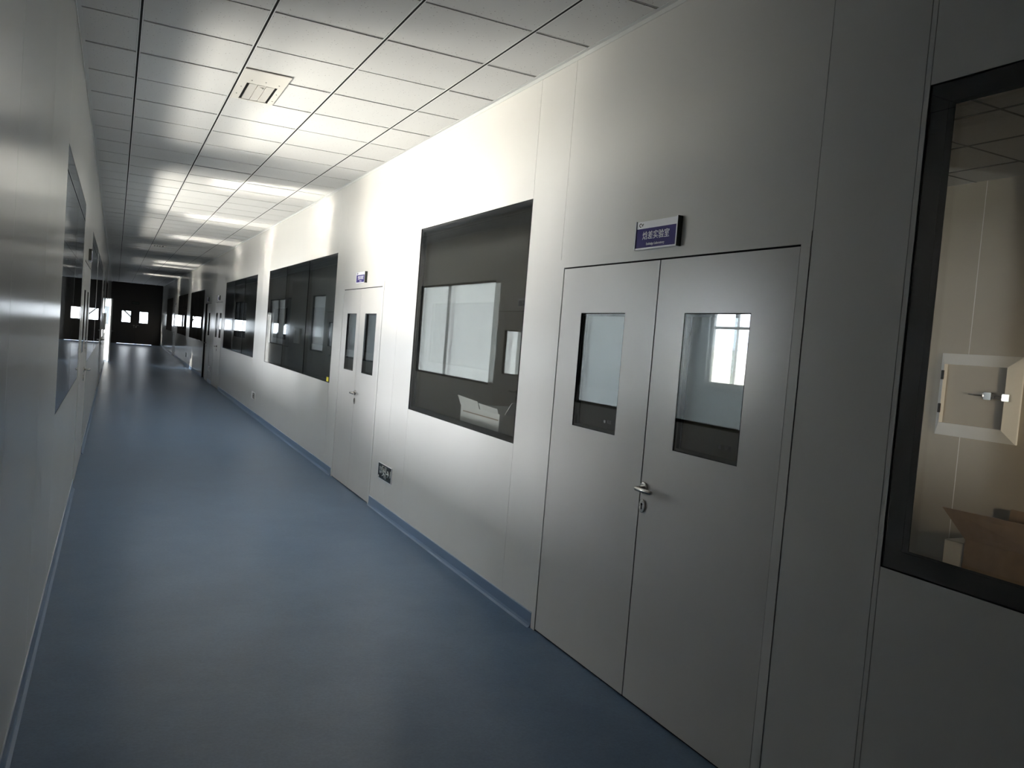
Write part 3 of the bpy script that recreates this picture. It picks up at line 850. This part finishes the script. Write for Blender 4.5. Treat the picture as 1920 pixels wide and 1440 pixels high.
for k in range(4):
    j = (k + 1) % 4
    frame_side(cs_o[k], cs_o[j], cs_i[j], cs_i[k]).build('hatch_frame', M['hatch_white'], root, bevel=0.002)
dr = MB().box(hx - 0.014, hx, iy0, iy1, iz0, iz1).build('hatch_door', M['store_wall'], root)
for z in (1.31, 1.58):
    mb = MB().box(hx - 0.070, hx - 0.052, iy1 - 0.002, iy1 + 0.016, z, z + 0.075); mb.build('hinge', M['black_rubber'], root, bevel=0.003)
lz = 1.478
mb = MB()
mb.box(hx - 0.040, hx - 0.014, 3.895, 3.985, lz - 0.022, lz + 0.022)
mb.box(hx - 0.058, hx - 0.040, 3.905, 3.965, lz - 0.030, lz + 0.030)
mb.tube([(hx - 0.050, 3.985, lz), (hx - 0.060, 4.02, lz), (hx - 0.075, 4.075, lz + 0.004)], [0.008, 0.009, 0.006], 10)
mb.build('latch', M['chrome'], dr, bevel=0.003)
mb = MB()
mb.tube([(hx - 0.055, 3.90, lz + 0.012), (hx - 0.066, 3.80, lz + 0.012)], 0.005, 8); mb.tube([(hx - 0.055, 3.90, lz - 0.012), (hx - 0.066, 3.80, lz - 0.012)], 0.005, 8)
mb.box(hx - 0.085, hx - 0.058, 3.745, 3.805, lz - 0.028, lz + 0.028)
mb.build('keeper', M['chrome'], root, bevel=0.003)

# cartons in the store room
def carton(name, x0, x1, y0, y1, h, mat, label, flaps, tape=None, z=0.0):
    root = empty(name, ((x0 + x1) / 2, (y0 + y1) / 2, z)); tag(root, label, 'box')
    t = 0.006
    mb = MB().box(x0, x1, y0, y1, z, z + t)
    mb.box(x0, x0 + t, y0, y1, z + t, z + h).box(x1 - t, x1, y0, y1, z + t, z + h).box(x0 + t, x1 - t, y0, y0 + t, z + t, z + h).box(x0 + t, x1 - t, y1 - t, y1, z + t, z + h)
    mb.build('carton_body', M[mat], root)
    for fl in flaps:   # each a quad with thickness
        q = [Vector(p) for p in fl]
        n = (q[1] - q[0]).cross(q[3] - q[0]).normalized() * 0.005
        MB().prism(q, n).build('flap', M[mat], root)
    if tape:
        MB().box(*tape).build('seam', M['cardboard' if mat != 'cardboard' else 'core'], root)
    return root
carton('carton', 5.55, 5.98, 3.02, 3.66, 0.45, 'cardboard', 'brown carton with raised flaps on the store room floor',
       [((5.55, 3.66, 0.45), (5.55, 3.05, 0.45), (5.50, 3.10, 0.66), (5.47, 3.80, 0.655)),
        ((5.98, 3.64, 0.45), (5.98, 3.04, 0.45), (6.02, 3.04, 0.66), (6.02, 3.64, 0.66)),
        ((5.60, 3.02, 0.45), (5.95, 3.02, 0.45), (5.95, 2.90, 0.70), (5.60, 2.90, 0.70))])
carton('carton', 5.56, 5.95, 3.675, 3.82, 0.41, 'carton_white', 'narrow white carton against the brown one in store room',
       [((5.56, 3.675, 0.41), (5.56, 3.82, 0.41), (5.95, 3.82, 0.41), (5.95, 3.675, 0.41))])
carton('carton', 2.50, 2.95, 5.19, 5.91, 1.071, 'carton_white', 'tall white carton with torn flaps behind the near window glass',
       [((2.50, 5.91, 1.071), (2.50, 5.54, 1.071), (2.487, 5.56, 1.127), (2.487, 5.95, 1.144)),
        ((2.50, 5.52, 1.071), (2.50, 5.20, 1.071), (2.483, 5.19, 1.110), (2.487, 5.54, 1.118)),
        ((2.54, 5.19, 1.071), (2.92, 5.19, 1.071), (2.92, 5.09, 1.166), (2.54, 5.09, 1.166))],
       tape=(2.497, 2.499, 5.20, 5.86, 1.023, 1.031))
mb = MB(); mb.tube([(5.9, 3.95, 0.01), (5.85, 4.05, 0.012), (5.7, 4.15, 0.01), (5.75, 4.3, 0.012), (5.6, 4.4, 0.01), (5.7, 4.55, 0.01)], 0.008, 8)
tag(mb.build('cable', M['black_rubber']), 'dark cable lying on the store room floor by the cartons', 'cable')

# ------------------------------------------------------------------ rooms on the left
XA = XL - TH - 0.004
def left_room(name, y0, y1, label):
    return room_shell(name, XEXT, XA, y0, y1, 'room_wall', 'room_floor', label, ('x0', 'x1'))
left_room('lab_room_1', 3.95, 13.13, 'daylit room behind the first windows on the left')
left_room('lab_room_2', 13.23, 20.05, 'daylit room behind the third window on the left')
left_room('lab_room_3', 20.15, 28.35, 'daylit room before the ajar left door')
left_room('lab_room_4', 33.8, 38.3, 'daylit room near the dark end on the left')
# little porch behind the door that stands ajar, open to the outside
root = empty('porch', (-1.0, 29.8, 0)); tag(root, 'small bright porch outside the ajar left door', 'porch', kind='structure')
MB().box(-1.6, XA, 28.4, 31.25, -0.05, 0).build('porch_floor', M['room_floor'], root)
MB().box(-1.6, XA, 28.4, 31.25, 2.9, 3.0).build('porch_ceiling', M['room_wall'], root)
MB().box(-6.3, XA, 28.36, 28.40, 0, 3.2).build('porch_wall', M['room_wall'], root)

# outer wall of the left rooms, with white window frames
root = empty('wall_outer', (XEXT, 16, 0)); tag(root, 'outer wall of the daylit rooms on the left', 'wall', kind='structure')
Z0, Z1 = 1.1, 2.62
edges = [3.9]
for a, b in EXT_WIN: edges += [a, b]
edges.append(38.35)
mb = MB()
for i, (a, b) in enumerate(zip(edges[:-1], edges[1:])):
    if i % 2 == 0:
        if a < 28.38 < b:
            mb.box(XEXT - 0.2, XEXT, a, 28.40, 0, 3.3); mb.box(XEXT - 0.2, XEXT, 33.75, b, 0, 3.3)
        else: mb.box(XEXT - 0.2, XEXT, a, b, 0, 3.3)
    else:
        mb.box(XEXT - 0.2, XEXT, a, b, 0, Z0); mb.box(XEXT - 0.2, XEXT, a, b, Z1, 3.3)
mb.build('masonry', M['room_wall'], root)
for k, (a, b) in enumerate(EXT_WIN):
    n_win += 1
    wr = empty('window_%d' % n_win, (XEXT, (a + b) / 2, Z0)); tag(wr, 'bright outside window mirrored in the right glass panel of the near door' if k == 2 else 'white framed outside window of the daylit rooms on the left', 'window', None if k == 2 else 'outside windows of the left rooms', 'structure')
    fx0, fx1 = XEXT - 0.13, XEXT - 0.07
    mb = MB()
    mb.box(fx0, fx1, a, b, Z0, Z0 + 0.06).box(fx0, fx1, a, b, Z1 - 0.06, Z1).box(fx0, fx1, a, a + 0.06, Z0 + 0.06, Z1 - 0.06).box(fx0, fx1, b - 0.06, b, Z0 + 0.06, Z1 - 0.06)
    m1 = a + (b - a) * (0.72 if k == 2 else 0.5)
    mb.box(fx0, fx1, m1 - 0.035, m1 + 0.035, Z0 + 0.06, Z1 - 0.06).box(fx0, fx1, a + 0.06, m1 - 0.035, 2.22, 2.27).box(fx0, fx1, m1 + 0.035, b - 0.06, 2.22, 2.27)
    mb.build('window_frame', M['upvc'], wr)
    MB().box(XEXT - 0.07, XEXT + 0.04, a - 0.04, b + 0.04, Z0 - 0.03, Z0).build('window_sill', M['upvc'], wr)
    MB().box(XEXT - 0.102, XEXT - 0.098, a + 0.06, m1 - 0.035, Z0 + 0.06, Z1 - 0.06).build('glass_pane', M['glass'], wr)
    MB().box(XEXT - 0.102, XEXT - 0.098, m1 + 0.035, b - 0.06, Z0 + 0.06, Z1 - 0.06).build('glass_pane', M['glass'], wr)

# roof slab over the whole block, and the outside
tag(MB().box(XEXT - 0.3, -1.65, YB - 0.4, 28.42, 3.32, 3.45).box(XEXT - 0.3, -1.65, 33.74, YE + 0.4, 3.32, 3.45).box(-1.65, XIN + 0.2, YB - 0.4, YE + 0.4, 3.32, 3.45).build('roof', M['roof']), 'flat roof slab over the building', 'roof', kind='structure')
tag(MB().box(XEXT - 0.3, XIN + 0.2, YB - 0.4, YE + 0.4, -0.3, -0.052).build('floor_slab', M['roof']), 'concrete base slab under the building', 'slab', kind='structure')
tag(MB().box(-90, XEXT - 0.3, -40, 120, -0.4, -0.3).build('ground', M['stone_ground']), 'pale sunlit yard outside the left-hand rooms', 'ground', kind='structure')
